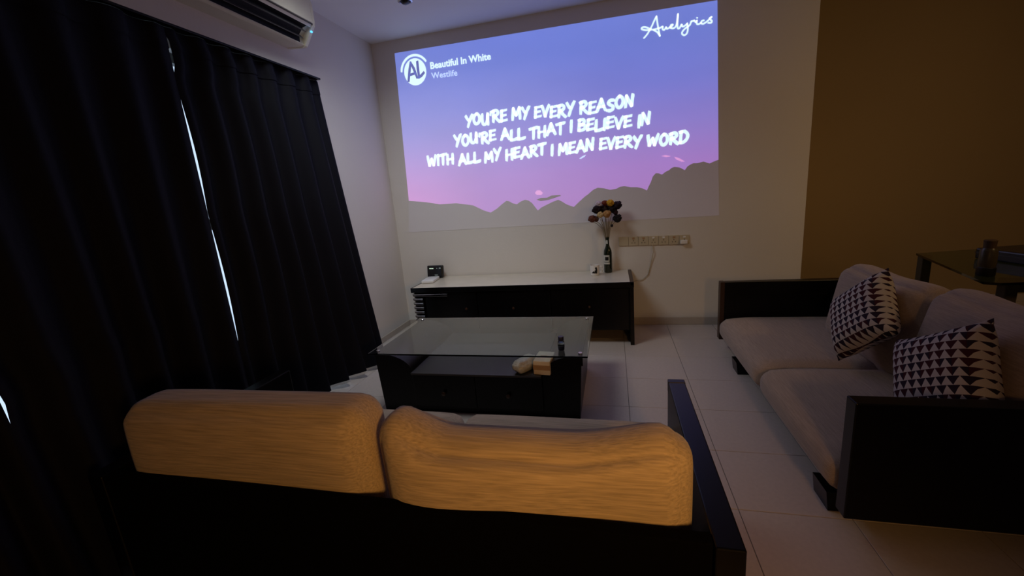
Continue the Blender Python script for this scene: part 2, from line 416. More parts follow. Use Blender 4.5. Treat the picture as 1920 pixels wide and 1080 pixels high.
# colour nodes use world height, so keep these parts' origins on the world axes
def pflat(name, vs, fs, material):
    me = bpy.data.meshes.new(name); me.from_pydata([tuple(v) for v in vs], [], fs); me.materials.append(material)
    bm = bmesh.new(); bm.from_mesh(me)
    for f in bm.faces: f.normal_update()
    for f in bm.faces:
        if f.normal.y > 0: f.normal_flip()
    bm.to_mesh(me); bm.free()
    o = bpy.data.objects.new(name, me); COL.objects.link(o); o.parent = pj; o.matrix_parent_inverse = ROOT[pj].inverted()
    return o
pflat('picture', vs, fs, M['psky'])
vs, fs = [], []
for i, (x, z) in enumerate(ridge):
    s_ = (x - ridge[0][0]) / (ridge[-1][0] - ridge[0][0])
    vs += [(x, PY, z), (BLc[0] + s_ * (BRc[0] - BLc[0]), PY, BLc[1] + s_ * (BRc[1] - BLc[1]))]
for i in range(n - 1): fs.append((2 * i, 2 * i + 1, 2 * i + 3, 2 * i + 2))
pflat('hill_silhouette', vs, fs, M['pmount'])
TYP = D - 0.004
def blob(name, px, material, y=TYP):
    p = [(x, y, z) for x, z in (wall_at(*q) for q in px)]
    return pflat(name, p, [tuple(range(len(p)))], material)
blob('cloud', [(1006, 374.5), (1014, 371), (1026, 370.5), (1034, 366.5), (1050, 365.5), (1052, 367), (1040, 371), (1028, 375), (1014, 377)], M['pmount'])
blob('cloud', [(1003, 362), (1007, 357), (1013, 357), (1018, 362), (1015, 365.5), (1007, 365.5)], M['ppink'])
blob('cloud', [(1086, 297.5), (1092, 293), (1099, 290), (1096, 294), (1089, 298)], M['ppale'])
blob('cloud', [(1240, 292.5), (1248, 291), (1258, 293), (1249, 294.5)], M['ppink'])
blob('cloud', [(1264, 294), (1274, 297), (1284, 303), (1278, 303), (1268, 299)], M['ppink'])

# brush-lettered lyrics: every letter drawn from tapered brush strokes
G = {
 'A': (.78, [[(.02, -.05), (.20, .45), (.38, 1.0)], [(.38, 1.0), (.55, .45), (.74, .0)], [(.10, .30), (.62, .36)]]),
 'B': (.66, [[(.10, 1.0), (.08, .5), (.06, .0)], [(.02, .96), (.42, .98), (.52, .78), (.36, .56), (.10, .52)], [(.10, .54), (.50, .48), (.60, .24), (.40, .04), (.02, .02)]]),
 'D': (.72, [[(.12, 1.0), (.10, .5), (.08, .0)], [(.0, .95), (.40, .98), (.64, .66), (.58, .28), (.30, .02), (.02, .03)]]),
 'E': (.60, [[(.12, 1.0), (.09, .5), (.07, .0)], [(.06, .94), (.56, 1.0)], [(.08, .50), (.48, .55)], [(.02, .03), (.58, .10)]]),
 'H': (.70, [[(.08, 1.0), (.07, .5), (.05, -.03)], [(.60, 1.05), (.59, .5), (.57, .0)], [(.04, .48), (.62, .54)]]),
 'I': (.22, [[(.13, 1.02), (.11, .5), (.09, -.02)]]),
 'L': (.60, [[(.10, 1.0), (.08, .5), (.07, .05)], [(.02, .03), (.35, .05), (.66, .14)]]),
 'M': (.84, [[(.04, -.03), (.08, .5), (.12, 1.0)], [(.12, 1.0), (.26, .6), (.38, .32)], [(.38, .32), (.52, .65), (.68, 1.03)], [(.68, 1.03), (.71, .5), (.73, .0)]]),
 'N': (.70, [[(.04, -.02), (.07, .5), (.10, 1.0)], [(.10, 1.0), (.32, .5), (.54, .05)], [(.54, .03), (.57, .5), (.61, 1.06)]]),
 'O': (.74, [[(.36, 1.0), (.14, .80), (.06, .42), (.22, .06), (.44, .06), (.62, .36), (.60, .76), (.40, 1.0), (.30, .96)]]),
 'R': (.70, [[(.12, 1.0), (.10, .5), (.08, -.03)], [(.0, .92), (.38, 1.0), (.55, .80), (.42, .58), (.10, .48)], [(.22, .50), (.42, .22), (.68, -.06)]]),
 'S': (.62, [[(.58, .96), (.30, .98), (.10, .78), (.24, .58), (.48, .42), (.50, .18), (.28, .04), (.02, .08)]]),
 'T': (.66, [[(.34, .98), (.33, .5), (.31, -.04)], [(-.02, .90), (.34, .97), (.70, 1.02)]]),
 'U': (.70, [[(.08, 1.02), (.06, .5), (.12, .12), (.30, .04), (.46, .16), (.56, .5), (.60, 1.04)], [(.60, 1.0), (.60, .5), (.62, .0)]]),
 'V': (.66, [[(.02, 1.0), (.16, .5), (.28, .0)], [(.28, .0), (.42, .5), (.64, 1.04)]]),
 'W': (.92, [[(.04, 1.0), (.10, .5), (.18, .0)], [(.18, .0), (.30, .40), (.44, .72)], [(.44, .72), (.52, .36), (.60, .02)], [(.60, .02), (.72, .5), (.88, 1.04)]]),
 'Y': (.66, [[(.02, 1.0), (.16, .72), (.30, .52)], [(.66, 1.06), (.42, .55), (.20, -.10)]]),
 "'": (.20, [[(.13, 1.06), (.09, .74)]]), ' ': (.34, [])}
def ribbon(pts, w, vs, fs, y, rag=0.0):
    P = [Vector(p) for p in pts]; k0 = len(vs); L = len(P)
    for i, p in enumerate(P):
        d = (P[min(i + 1, L - 1)] - P[max(i - 1, 0)]).normalized(); nn = Vector((-d.y, d.x))
        k = 1.0 - (0.25 if i in (0, L - 1) else 0.0) + random.uniform(-rag, rag)
        e = d * (w * 0.35) * (-1 if i == 0 else 1 if i == L - 1 else 0)
        a, c = p + nn * w / 2 * k + e, p - nn * w / 2 * k + e * random.uniform(.3, 1)
        vs += [(a.x, y, a.y), (c.x, y, c.y)]
    for i in range(L - 1): fs.append((k0 + 2 * i, k0 + 2 * i + 1, k0 + 2 * i + 3, k0 + 2 * i + 2))
def smooth_path(pts, n=4):
    if len(pts) < 3: return pts
    out = []
    P = [Vector(p) for p in pts]
    for i in range(len(P) - 1):
        p0, p1, p2, p3 = P[max(i - 1, 0)], P[i], P[i + 1], P[min(i + 2, len(P) - 1)]
        for k in range(n):
            t = k / n
            out.append(0.5 * ((2 * p1) + (p2 - p0) * t + (2 * p0 - 5 * p1 + 4 * p2 - p3) * t * t + (3 * p1 - p0 - 3 * p2 + p3) * t ** 3))
    return out + [P[-1]]
def lyric(text, x0, x1, z0, z1, zh):
    tot = sum(G[c][0] + .07 for c in text) - .07
    sc = (x1 - x0) / tot; vs, fs = [], []; cx = 0
    for c in text:
        dz = random.uniform(-.012, .012); hs = random.uniform(.96, 1.05)
        for st in G[c][1]:
            q = []
            for (u, v) in st:
                X = x0 + (cx + u) * sc + .05 * (v - .5) * zh
                q.append((X, z0 + (z1 - z0) * (X - x0) / (x1 - x0) + v * zh * hs + dz))
            ribbon(smooth_path(q, 3), .0275, vs, fs, TYP, .10)
        cx += G[c][0] + .07
    return pflat('lyric_line', vs, fs, M['pwhite'])
lyric("YOU'RE MY EVERY REASON", -1.335, 0.195, 1.988, 1.962, 0.092)
lyric("YOU'RE ALL THAT I BELIEVE IN", -1.470, 0.330, 1.824, 1.810, 0.090)
lyric("WITH ALL MY HEART I MEAN EVERY WORD", -1.770, 0.638, 1.653, 1.637, 0.090)

def text_part(name, body, x0, x1, z0, z1, h, material, bold):
    cu = bpy.data.curves.new(name, 'FONT'); cu.body = body; cu.size = 1; cu.offset = bold; cu.resolution_u = 3
    to = bpy.data.objects.new(name, cu); COL.objects.link(to)
    dg = bpy.context.evaluated_depsgraph_get(); me = bpy.data.meshes.new_from_object(to.evaluated_get(dg))
    bpy.data.objects.remove(to)
    xs = [v.co.x for v in me.vertices]; a, c = min(xs), max(xs)
    vs = []
    for v in me.vertices:
        t = (v.co.x - a) / (c - a)
        vs.append((x0 + t * (x1 - x0), TYP, z0 + t * (z1 - z0) + v.co.y / 0.72 * h))
    return pflat(name, vs, [tuple(p.vertices) for p in me.polygons], material)
text_part('title_text', 'Beautiful In White', -1.628, -1.037, 2.524, 2.522, 0.058, M['pwhite'], 0.028)
text_part('artist_text', 'Westlife', -1.628, -1.370, 2.440, 2.433, 0.053, M['ppale'], 0.010)
# round AL emblem with an arc over it
LX, LZ, LRx, LRz = -1.787, 2.521, 0.113, 0.117
vs = [(LX + LRx * math.cos(a), TYP, LZ + LRz * math.sin(a)) for a in [2 * math.pi * k / 40 for k in range(40)]]
lg = pflat('channel_emblem', vs, [tuple(range(40))], M['pwhite'])
vs, fs = [], []
ribbon([(LX + .140 * math.cos(a), LZ + .004 + .140 * math.sin(a)) for a in [math.radians(32 + k * 6.4) for k in range(23)]], .020, vs, fs, TYP)
pflat('emblem_arc', vs, fs, M['pwhite'])
vs, fs = [], []
for st in ([(-.078, -.070), (-.055, .02), (-.035, .085)], [(-.035, .085), (-.010, .03), (.014, -.055)], [(-.066, -.020), (.0, -.012)], [(.034, .085), (.032, .02), (.034, -.050)], [(.028, -.055), (.060, -.040), (.088, -.018)]):
    ribbon([(LX + u, LZ + v) for u, v in st], .028, vs, fs, TYP - .001, .1)
pflat('emblem_letters', vs, fs, M['plogo'])
# handwritten signature top right
sig = [[(260, 690), (320, 620), (390, 500), (450, 370), (488, 295)], [(488, 295), (505, 420), (530, 560), (550, 650)], [(550, 650), (500, 580), (440, 545)],
       [(380, 540), (300, 545), (228, 530), (222, 505), (262, 490), (320, 500), (400, 535), (480, 525), (560, 500), (600, 480), (598, 528), (632, 538), (660, 490), (676, 522), (716, 502), (765, 474), (782, 446), (748, 454), (738, 500), (790, 512), (840, 468), (866, 350), (874, 255)],
       [(874, 255), (866, 380), (868, 500), (900, 512), (940, 440), (950, 478), (990, 470), (1040, 430)], [(1040, 420), (1052, 520), (1035, 600), (990, 636), (950, 615), (955, 570), (1010, 510), (1085, 455), (1112, 390), (1128, 385), (1165, 372)],
       [(1165, 372), (1195, 400), (1213, 368), (1212, 425), (1240, 438), (1290, 415)], [(1212, 322), (1224, 326)], [(1345, 368), (1305, 380), (1290, 415), (1330, 430), (1400, 385), (1480, 308)], [(1480, 308), (1440, 335), (1482, 378), (1470, 412), (1415, 412)]]
vs, fs = [], []
for st in sig:
    ribbon(smooth_path([wall_at(1180 + x * .10417, y * .10417) for x, y in st], 4), .0125, vs, fs, TYP)
pflat('signature_text', vs, fs, M['pwhite'])

# ------------------------------------------------------------------ curtains
def lean(y, z):
    s_ = max(0.0, min(1.0, (y - 1.9) / 0.9)); n_ = max(0.0, min(1.0, (1.45 - y) / 0.7)); n_ = n_ * n_ * (3 - 2 * n_)
    return (0.15 * s_ * s_ + 0.32 * n_) * (1 - z / 2.25)
def curtain(label, y0, y1, gap_lo, gap_hi, phase, nf, flare=0.0, hem=0.030):
    root = thing('curtain', label, 'curtain', (-2.1, (y0 + y1) / 2, 0), group='dark blackout curtains over the balcony door')
    H = 2.2495
    def surf(off, zb):
        def f(u, v):
            z = zb + (H - zb) * v
            lo = y0 + gap_lo(z); hi = y1 + gap_hi(z) + flare * (1 - v) ** 1.5
            y = lo + (hi - lo) * u
            edge = min(1.0, min(u, 1 - u) * (hi - lo) / 0.06)
            amp = (0.018 + 0.036 * (1 - v)) * edge
            w = math.sin(2 * math.pi * (nf * u + phase + 0.05 * math.sin(3 * v + 9 * u)))
            # pinched pleats in the heading tape
            if v > 0.93: w = math.copysign(abs(w) ** 0.6, w)
            zz = z + (0.010 * (1 + math.sin(2 * math.pi * (nf * u + phase))) * (1 if flare else 0) if v < 0.001 else 0)
            return (-2.098 + amp * w + lean(y, z) + off, y, zz)
        return f
    nu = int((y1 - y0) * 110)
    obj('curtain_cloth', MB().grid(nu, 40, surf(0, hem)), M['curtain'], root, 60)
    b = MB(); 
    def ins(f):
        return lambda u, v: f(0.012 + 0.976 * u, v * 0.94)
    b.grid(nu, 30, ins(surf(-0.010, hem - 0.016 if flare else 0.05))); obj('lining', b, M['lining'], root, 60)
    if flare:
        hf = surf(0.004, hem)
        for ua, ub in ((0.50, 0.60), (0.66, 0.80)):
            def strip(u, v, ua=ua, ub=ub):
                x, y, z = hf(ua + (ub - ua) * u, 0)
                return (x, y, z - 0.010 + 0.016 * v)
            obj('hem_daylight', MB().grid(16, 1, strip), M['lining'], root, 60)  # white strips put in for daylight showing under the hem
    ht = surf(0.004, 0.03)
    obj('heading_tape', MB().grid(nu, 3, lambda u, v: ht(u, 0.955 + 0.043 * v)), M['curtain'], root, 60)
    return root
def slit(z):
    if 0.62 < z < 1.32: return 0.013 * math.sin(math.pi * (z - .62) / .70)
    if 1.36 < z < 1.92: return 0.013 * math.sin(math.pi * (z - 1.36) / .56)
    if 2.07 < z < 2.2: return 0.012
    return -0.006
def slit_s(z):
    return 0.009 * math.sin(math.pi * (z - .74) / .14) if .74 < z < .88 else -0.006
zero = lambda z: 0.0
curtain('black curtain panel whose edge frames the bright slit, nearest the projected picture', 1.82, 2.93, slit, zero, 0.15, 7, 0.10)
curtain('black curtain panel between the bright daylight slit and the nearer panel', 0.79, 1.82, slit_s, zero, 0.4, 5, 0, 0.0205)
curtain('black curtain panel at the left edge, nearest the camera', -0.75, 0.79, zero, zero, 0.1, 9, 0, 0.0205)
tag(obj('curtain_track', MB().box(XL + .02, -2.06, -0.8, 2.925, 2.250, 2.262, .003), M['black']), 'thin dark curtain track above the black curtains', 'curtain track')

# ------------------------------------------------------------------ air conditioner
AY0, AY1 = 1.93, 2.84
ac = thing('air_conditioner', 'ivory wall-mounted air conditioner above the black curtains', 'air conditioner', (XL, 2.4, 2.45))
prof = [(XL, 2.455), (-2.085, 2.445), (-2.068, 2.452), (-2.085, 2.50), (-2.02, 2.56), (-1.995, 2.552), (-1.985, 2.565), (-1.98, 2.60), (-1.98, 2.70), (-1.99, 2.735), (-2.02, 2.752), (XL, 2.755)]
obj('housing', MB().prism(prof, 'y', AY0 + .02, AY1 - .02), M['ac'], ac)
cap = [(XL, 2.452), (-2.085, 2.442), (-2.064, 2.448), (-1.992, 2.545), (-1.980, 2.562), (-1.975, 2.60), (-1.975, 2.70), (-1.986, 2.738), (-2.02, 2.757), (XL, 2.76)]
obj('end_cap', MB().prism(cap, 'y', AY1 - .02, AY1 + .005), M['ac'], ac)
obj('end_cap', MB().prism(cap, 'y', AY0 - .005, AY0 + .02), M['ac'], ac)
obj('front_panel', MB().box(-1.982, -1.974, AY0 + .02, AY1 - .022, 2.575, 2.725, .003), M['ac'], ac)
obj('panel_seam', MB().box(-1.984, -1.9735, AY0 + .02, AY1 - .022, 2.568, 2.572), M['aclouver'], ac)
obj('air_outlet', MB().prism([(-2.072, 2.4535), (-2.087, 2.502), (-2.022, 2.562), (-1.997, 2.5525), (-2.03, 2.545), (-2.066, 2.51)], 'y', AY0 + .03, AY1 - .06), M['acdark'], ac)
for t in (0.30, 0.68):
    x, z = -2.066 + t * .072, 2.455 + t * .094
    obj('louver', MB().prism([(x - .016, z + .018), (x - .013, z + .020), (x + .010, z - .004), (x + .007, z - .006)], 'y', AY0 + .035, AY1 - .065), M['aclouver'], ac)
led = emit('blue_indicator', (0.05, 0.35, 1.0), 3.0, (0.1, 0.2, 0.4))
obj('indicator_light', MB().ball((-1.986, AY1 - .035, 2.520), (.007, .011, .007), 2), led, ac, 60)

# ------------------------------------------------------------------ recessed ceiling light
dl = thing('ceiling_spotlight', 'small unlit chrome recessed spotlight in the ceiling near the left corner', 'light', (-1.50, 3.325, ZC - .02))
obj('trim_ring', MB().lathe([(.058, 0), (.056, -.006), (.044, -.010), (.040, -.004), (.040, 0)], (-1.50, 3.325, ZC)), M['chrome'], dl, 40)
obj('eyeball', MB().ball((-1.50, 3.325, ZC - .004), (.038, .038, .024), 2), M['plasticblack'], dl, 60)

# ------------------------------------------------------------------ wall sockets
ss = thing('socket_strip', 'row of cream wall sockets right of the flower bottle', 'socket', (0.35, D, 0.80))
nS = 7; w = 0.615 / nS
for i in range(nS):
    x0 = 0.04 + i * w; zc = 0.811 - 0.011 * i / (nS - 1)
    p = obj('socket_plate', MB().box(x0 + .001, x0 + w - .001, D - .011, D, zc - .042, zc + .042, .003), M['socket'], ss)
    if i > 0:
        obj('rocker_switch', MB().box(x0 + w * .38, x0 + w * .62, D - .016, D - .0105, zc + .018, zc + .034, .001), M['cardbrown'] if i in (1, 2, 5) else M['ceramic'], p)
        for dx, dz in ((0, .004), (-.013, -.016), (.013, -.016)):
            obj('socket_hole', MB().box(x0 + w / 2 + dx - .003, x0 + w / 2 + dx + .003, D - .0122, D - .0105, zc + dz - .004, zc + dz + .004), M['print'], p)
tag(obj('power_cord', MB().tube([(0.34, D - .010, .77), (0.345, D - .022, .70), (.325, D - .010, .60), (.30, D - .008, .49), (.25, D - .008, .445), (.165, D - .012, .43)], .0035, 6), M['socket'], None, 60),
    'thin cord hanging from the cream sockets to the low cabinet', 'cord')
tag(obj('wall_plug', MB().box(.575, .635, D - .045, D - .012, .765, .80, .006), M['ceramic']), 'white plug in the rightmost cream wall socket', 'plug')

# ------------------------------------------------------------------ low media cabinet
SX0, SX1, SY0, SY1, SZ = -1.85, 0.147, 3.44, 3.985, 0.545
cb = thing('media_cabinet', 'long low black media cabinet with cream stone top under the projection', 'cabinet', (-.85, 3.72, 0))
obj('stone_top', MB().box(SX0 + .012, SX1 - .030, SY0 + .012, SY1, SZ - .022, SZ, .003), M['marble'], cb)
b = MB().box(SX0, SX1, SY0, SY0 + .012, SZ - .045, SZ + .001, .003); b.box(SX0, SX0 + .012, SY0, SY1, SZ - .045, SZ + .001, .003)
b.box(SX0 + .012, SX1 - .03, SY0 + .012, SY1, SZ - .045, SZ - .0225)
obj('top_frame', b, M['black'], cb)
obj('side_edge', MB().box(SX1 - .030, SX1, SY0, SY1, SZ - .03, SZ + .001, .004), M['brownedge'], cb)
obj('side_panel', MB().box(SX1 - .034, SX1 - .002, SY0 + .004, SY1, 0, SZ - .031, .002), M['black'], cb)
obj('side_panel', MB().box(SX0 + .02, SX0 + .05, SY0 + .03, SY1, 0, SZ - .046, .002), M['black'], cb)
obj('body', MB().box(SX0 + .051, SX1 - .035, SY0 + .035, SY1, .125, SZ - .046), M['black'], cb)
obj('plinth', MB().box(SX0 + .06, SX0 + 1.25, SY0 + .12, SY1 - .05, 0, .124), M['black'], cb)
dx = [(-1.72, -1.22), (-1.21, -.55), (-.54, .105)]
for i, (a, c) in enumerate(dx):
    d = obj('drawer_front' if i else 'door', MB().box(a, c, SY0 + .016, SY0 + .034, .135, SZ - .052, .003), M['black'], cb)
    obj('knob', MB().lathe([(.004, 0), (.006, -.008), (.012, -.014), (.010, -.022), (.002, -.025)], ((a + .10 * 4.0) if i == 0 else (a + c) / 2, SY0 + .016, .34), 12, 'y'), M['brownedge'], d, 50)
M['ribshine'] = mat('rib_highlight_metal', (0.70, 0.72, 0.76), 0.22, 0.5, 0.9, noise=(6, 0.05))  # bright metal strips stand in for highlights on the glossy ribs
for i in range(9):
    z = SZ - .072 - i * .041; xe = SX0 + .115 if i else SX0 + .36
    pts = [(SX0 + .019, SY0 + .25, z), (SX0 + .014, SY0 + .08, z), (SX0 + .020, SY0 + .03, z), (SX0 + .05, SY0 + .013, z), (xe, SY0 + .013, z)]
    sl = obj('slat', MB().tube(pts, .0185, 12), M['gloss'], cb, 60)
    if i < 6:
        obj('rib_highlight', MB().tube([(p[0] - (.010 if k < 3 else 0), p[1] - (.0155 if k > 1 else 0), p[2] + .010) for k, p in enumerate(pts)], [.0045] * 4 + [.0045 if i else .001], 8), M['ribshine'], sl, 60)

# things on the cabinet
rt = thing('router', 'small black internet box with lit display leaning at the left end of the cabinet', 'router', (-1.79, 3.90, SZ), (math.radians(-8), 0, math.radians(-4)))
obj('body', MB().box(-.088, .088, -.022, .022, .006, .130, .012, 3), M['plasticblack'], rt, 40, True)
obj('foot', MB().box(-.07, .07, -.025, .025, 0, .010, .003), M['plasticblack'], rt, None, True)
lcd = emit('pale_display', (0.75, 1.0, 0.75), 0.8, (.3, .3, .3)); lcd2 = emit('dim_display', (0.25, 0.3, 0.28), 0.5, (.2, .2, .2))
for i in range(4): obj('display_digit', MB().box(-.058 + i * .012, -.050 + i * .012, -.0232, -.0219, .094, .104), lcd, rt, None, True)
obj('indicator', MB().box(.022, .030, -.0232, -.0219, .096, .104), lcd2, rt, None, True)
obj('indicator', MB().box(.050, .070, -.0232, -.0219, .096, .106), lcd2, rt, None, True)
obj('indicator', MB().box(.0, .034, -.0232, -.0219, .028, .034), lcd2, rt, None, True)
wb = thing('modem', 'flat white plastic modem lying in front of the black internet box', 'modem', (-1.775, 3.735, SZ), (0, 0, math.radians(6)))
obj('body', MB().box(-.060, .060, -.105, .105, .003, .030, .007, 3), M['whiteplastic'], wb, 40, True)
obj('foot', MB().box(-.05, .05, -.09, .09, 0, .004), M['whiteplastic'], wb, None, True)
tag(obj('cable', MB().tube([(-1.842, 3.76, SZ + .012), (-1.852, 3.72, SZ + .01), (-1.862, 3.70, SZ - .02), (-1.868, 3.70, SZ - .15), (-1.872, 3.72, .10), (-1.872, 3.80, .01)], .004, 6), M['plasticblack'], None, 60), 'black cable dropping off the left end of the cabinet', 'cable')

mg = thing('mug', 'white mug with a black printed figure beside the flower bottle', 'mug', (-.178, 3.775, SZ))
obj('cup', MB().lathe([(.034, 0), (.038, .004), (.041, .05), (.042, .095), (.039, .095), (.037, .05), (.034, .010), (.001, .008)], (-.178, 3.775, SZ)), M['ceramic'], mg, 40)
obj('handle', MB().tube([(-.178 + .040 + .0, 3.775, SZ + .075), (-.178 + .062, 3.775, SZ + .078), (-.178 + .070, 3.775, SZ + .05), (-.178 + .060, 3.775, SZ + .022), (-.178 + .039, 3.775, SZ + .022)], .006, 8), M['ceramic'], mg, 60)
def cup_print(pts):
    vs = [(-.178 + .0428 * math.sin(u / .042), 3.775 - .0428 * math.cos(u / .042), SZ + v) for u, v in pts]
    return MB().add(vs, [tuple(range(len(vs)))])
obj('printed_figure', cup_print([(.004, .025), (.022, .022), (.026, .05), (.022, .078), (.010, .082), (.004, .07), (.010, .055), (.0, .048)]), M['print'], mg)
obj('printed_figure', cup_print([(-.024, .026), (.002, .024), (.004, .034), (-.008, .046), (-.018, .036)]), M['print'], mg)

BX, BY = -.060, 3.885
wbt = thing('wine_bottle', 'dark green wine bottle used as a vase on the cabinet', 'bottle', (BX, BY, SZ))
obj('glass', MB().lathe([(.030, 0), (.036, .004), (.037, .02), (.037, .185), (.034, .205), (.022, .235), (.0155, .255), (.0145, .31), (.0165, .312), (.0165, .325), (.012, .326), (.011, .31)], (BX, BY, SZ)), M['bottle'], wbt, 40)
def lab(a0, a1, z0, z1, r=.0378):
    return MB().grid(10, 1, lambda u, v: (BX + r * math.sin(math.radians(a0 + (a1 - a0) * u)), BY - r * math.cos(math.radians(a0 + (a1 - a0) * u)), SZ + z0 + (z1 - z0) * v))
lb = obj('label', lab(-75, 22, .105, .165), M['paper'], wbt, 60)
obj('label', lab(-70, 25, .082, .100), M['paper'], wbt, 60)
obj('label_print', lab(-40, 10, .118, .150, .0381), M['print'], lb, 60)
obj('neck_label', lab(-60, 10, .262, .300, .0152), M['paper'], wbt, 60)

# dried flowers, one by one (x, z in the bunch, y depth, size, colour)
FL = [(-.070, 1.170, .00, .030, 'pale pink', (.55, .45, .50)), (-.022, 1.178, -.01, .026, 'rust red', (.16, .035, .02)), (.020, 1.175, -.015, .032, 'golden yellow', (.60, .33, .03)),
      (.075, 1.150, .00, .038, 'dark purple', (.020, .012, .018)), (-.085, 1.125, -.02, .040, 'black maroon', (.018, .010, .012)), (-.025, 1.120, .03, .042, 'very dark brown', (.022, .014, .014)),
      (.035, 1.122, .02, .040, 'charcoal', (.018, .014, .018)), (-.058, 1.080, -.035, .030, 'cream', (.55, .40, .20)), (-.008, 1.082, -.035, .036, 'peach orange', (.42, .22, .08)),
      (.060, 1.085, .01, .022, 'small dark wine', (.03, .012, .014)), (-.125, 1.045, .00, .034, 'dusty red brown', (.14, .05, .035)), (-.095, 1.040, .02, .028, 'brown', (.10, .045, .03)), (.072, 1.035, -.01, .038, 'drooping near-black', (.016, .013, .014))]
for i, (fx, fz, fy, fr, cn, fc) in enumerate(FL):
    fr *= 1.22; x, y, z = BX + fx * 1.12 + .012, BY + fy - .02, fz
    fm = mat('petals_' + cn.replace(' ', '_'), fc, 0.85, 0.15, noise=(70, 0.5), bump=(90, 0.6))
    root = thing('dried_flower', '%s dried flower in the wine bottle bunch' % cn, 'flower', (x, y, z), group='dried flowers in the wine bottle')
    b = MB(); 
    b.ball((x, y, z), (fr * .76, fr * .76, fr * .78), 2, lambda c: 1 + .10 * math.sin(9 * c.x + 7 * c.z) * math.sin(8 * c.y))
    for k in range(9):
        a = 2 * math.pi * k / 9 + i; el = random.uniform(-.3, .95)
        d = Vector((math.cos(a) * math.cos(el), math.sin(a) * math.cos(el), math.sin(el)))
        b.ball(Vector((x, y, z)) + d * fr * .55, (fr * .45, fr * .45, fr * .42), 1)
    obj('petals', b, fm, root, 80)
    top = Vector((x, y, z - fr * .5)); mid = Vector((BX + fx * .30, BY + fy * .3, SZ + .40)); bot = Vector((BX + fx * .03, BY + fy * .03, SZ + .24))
    if i == 12: top = Vector((x - .045, y, z - .055)); obj('bud', MB().ball((x - .048, y, z - .06), (.012, .012, .016), 1), fm, root, 80); obj('stem', MB().tube([(x, y, z), (x - .045, y, z - .055), (BX + .03, BY, SZ + .40), bot], .0022, 5), M['stem'], root, 60)
    else: obj('stem', MB().tube([top, (top + mid) / 2 + Vector((0, 0, .01)), mid, bot], .0024, 5), M['stem'], root, 60)

# ------------------------------------------------------------------ coffee table
GX0, GX1, GY0, GY1, GZ = -1.548, -.160, 2.205, 2.965, 0.405
ct = thing('coffee_table', 'black coffee table with clear glass top in the middle of the room', 'table', (-.85, 2.59, 0))
obj('glass_top', MB().box(GX0, GX1, GY0, GY1, GZ - .010, GZ, .002), M['glass'], ct)
def cheek(sx):
    o_, i_ = (-1.515, -1.265) if sx < 0 else (-.200, -.430)
    pts = [(o_ + .02 * (1 if sx < 0 else -1), 0), (o_, GZ - .06), (o_, GZ - .013)]
    wd = i_ - o_
    pts += [(o_ + wd * (.10 + .90 * math.sin(a)), GZ - .013 - (.125) * (1 - math.cos(a))) for a in [math.radians(k) for k in range(0, 91, 10)]]
    pts += [(i_, 0)]
    return pts
obj('end_cheek', MB().prism(cheek(-1), 'y', GY0 + .03, GY1 - .03), M['black'], ct, 30)
obj('end_cheek', MB().prism(cheek(1), 'y', GY0 + .03, GY1 - .03), M['black'], ct, 30)
obj('top_rail', MB().box(-.235, -.190, GY0 + .015, GY1 - .015, GZ - .065, GZ - .012, .003), M['black'], ct)
slate = mat('slate_grey_shelf', (.022, .022, .026), 0.30, 0.5, noise=(10, .2))
obj('shelf', MB().box(-1.262, -.433, GY0 - .005, GY1 - .03, .268, .280, .002), slate, ct)
for a, c in ((-1.262, -.850), (-.846, -.433)):
    d = obj('drawer_front', MB().box(a, c, GY0 + .012, GY0 + .032, .05, .262, .003), M['black'], ct)
    obj('knob', MB().lathe([(.005, 0), (.007, -.008), (.014, -.014), (.012, -.022), (.003, -.026)], ((a + c) / 2, GY0 + .012, .145), 14, 'y'), M['brownedge'], d, 50)
obj('carcass', MB().box(-1.264, -.431, GY0 + .034, GY1 - .035, .0, .266), M['black'], ct)
for x, y in ((GX0 + .05, GY0 + .045), (GX1 - .045, GY0 + .045), (GX0 + .05, GY1 - .05), (GX1 - .045, GY1 - .05)):
    obj('glass_disc', MB().lathe([(.013, 0), (.013, .004), (.011, .006)], (x, y, GZ), 16), M['chrome'], ct, 40)

sb = thing('ink_bottle', 'small clear bottle with dark blue liquid on the glass table top', 'bottle', (-.318, 2.30, GZ))
ink = mat('dark_blue_liquid', (.004, .005, .03), 0.2, 0.5, noise=(10, .2)); capm = mat('dark_blue_cap', (.02, .02, .06), 0.4, 0.4, noise=(10, .2))
c = (-.318, 2.30, GZ)
obj('liquid', MB().lathe([(.013, .0), (.018, .003), (.021, .030), (.020, .031)], c, 20), ink, sb, 40)
obj('glass', MB().lathe([(.0205, .031), (.020, .052), (.014, .058), (.014, .060)], c, 20), M['glass'], sb, 40)
obj('cap', MB().lathe([(.0165, .060), (.017, .062), (.017, .082), (.0155, .085)], c, 20), capm, sb, 40)

bx = thing('tea_box', 'cream cardboard box with a brown band on the coffee table shelf', 'box', (-.425, 2.265, .280), (0, 0, math.radians(-6)))
obj('carton', MB().box(-.050, .050, -.045, .095, 0, .085, .004), M['card'], bx, None, True)
obj('printed_band', MB().box(-.0505, .0505, -.0455, -.040, .030, .060), M['cardbrown'], bx, None, True)
obj('printed_mark', MB().box(-.022, .020, .015, .032, .0850, .0853), M['cardbrown'], bx, None, True)
pk = MB().merge(cushion_mesh(.085, .16, .052, .024, .012, 8).bm)
for v in pk.bm.verts: v.co += Vector((random.uniform(-1, 1), random.uniform(-1, 1), random.uniform(-1, 1))) * .003 + Vector((0, 0, .039))
pko = tag(obj('snack_packet', pk, M['packet'], None, 70), 'crumpled grey see-through packet left of the cream box', 'packet'); pko.location = (-.540, 2.285, .2805); pko.rotation_euler = (0, 0, math.radians(-32))
pk2 = MB().box(-.03, .03, -.05, .06, 0, .06, .006)
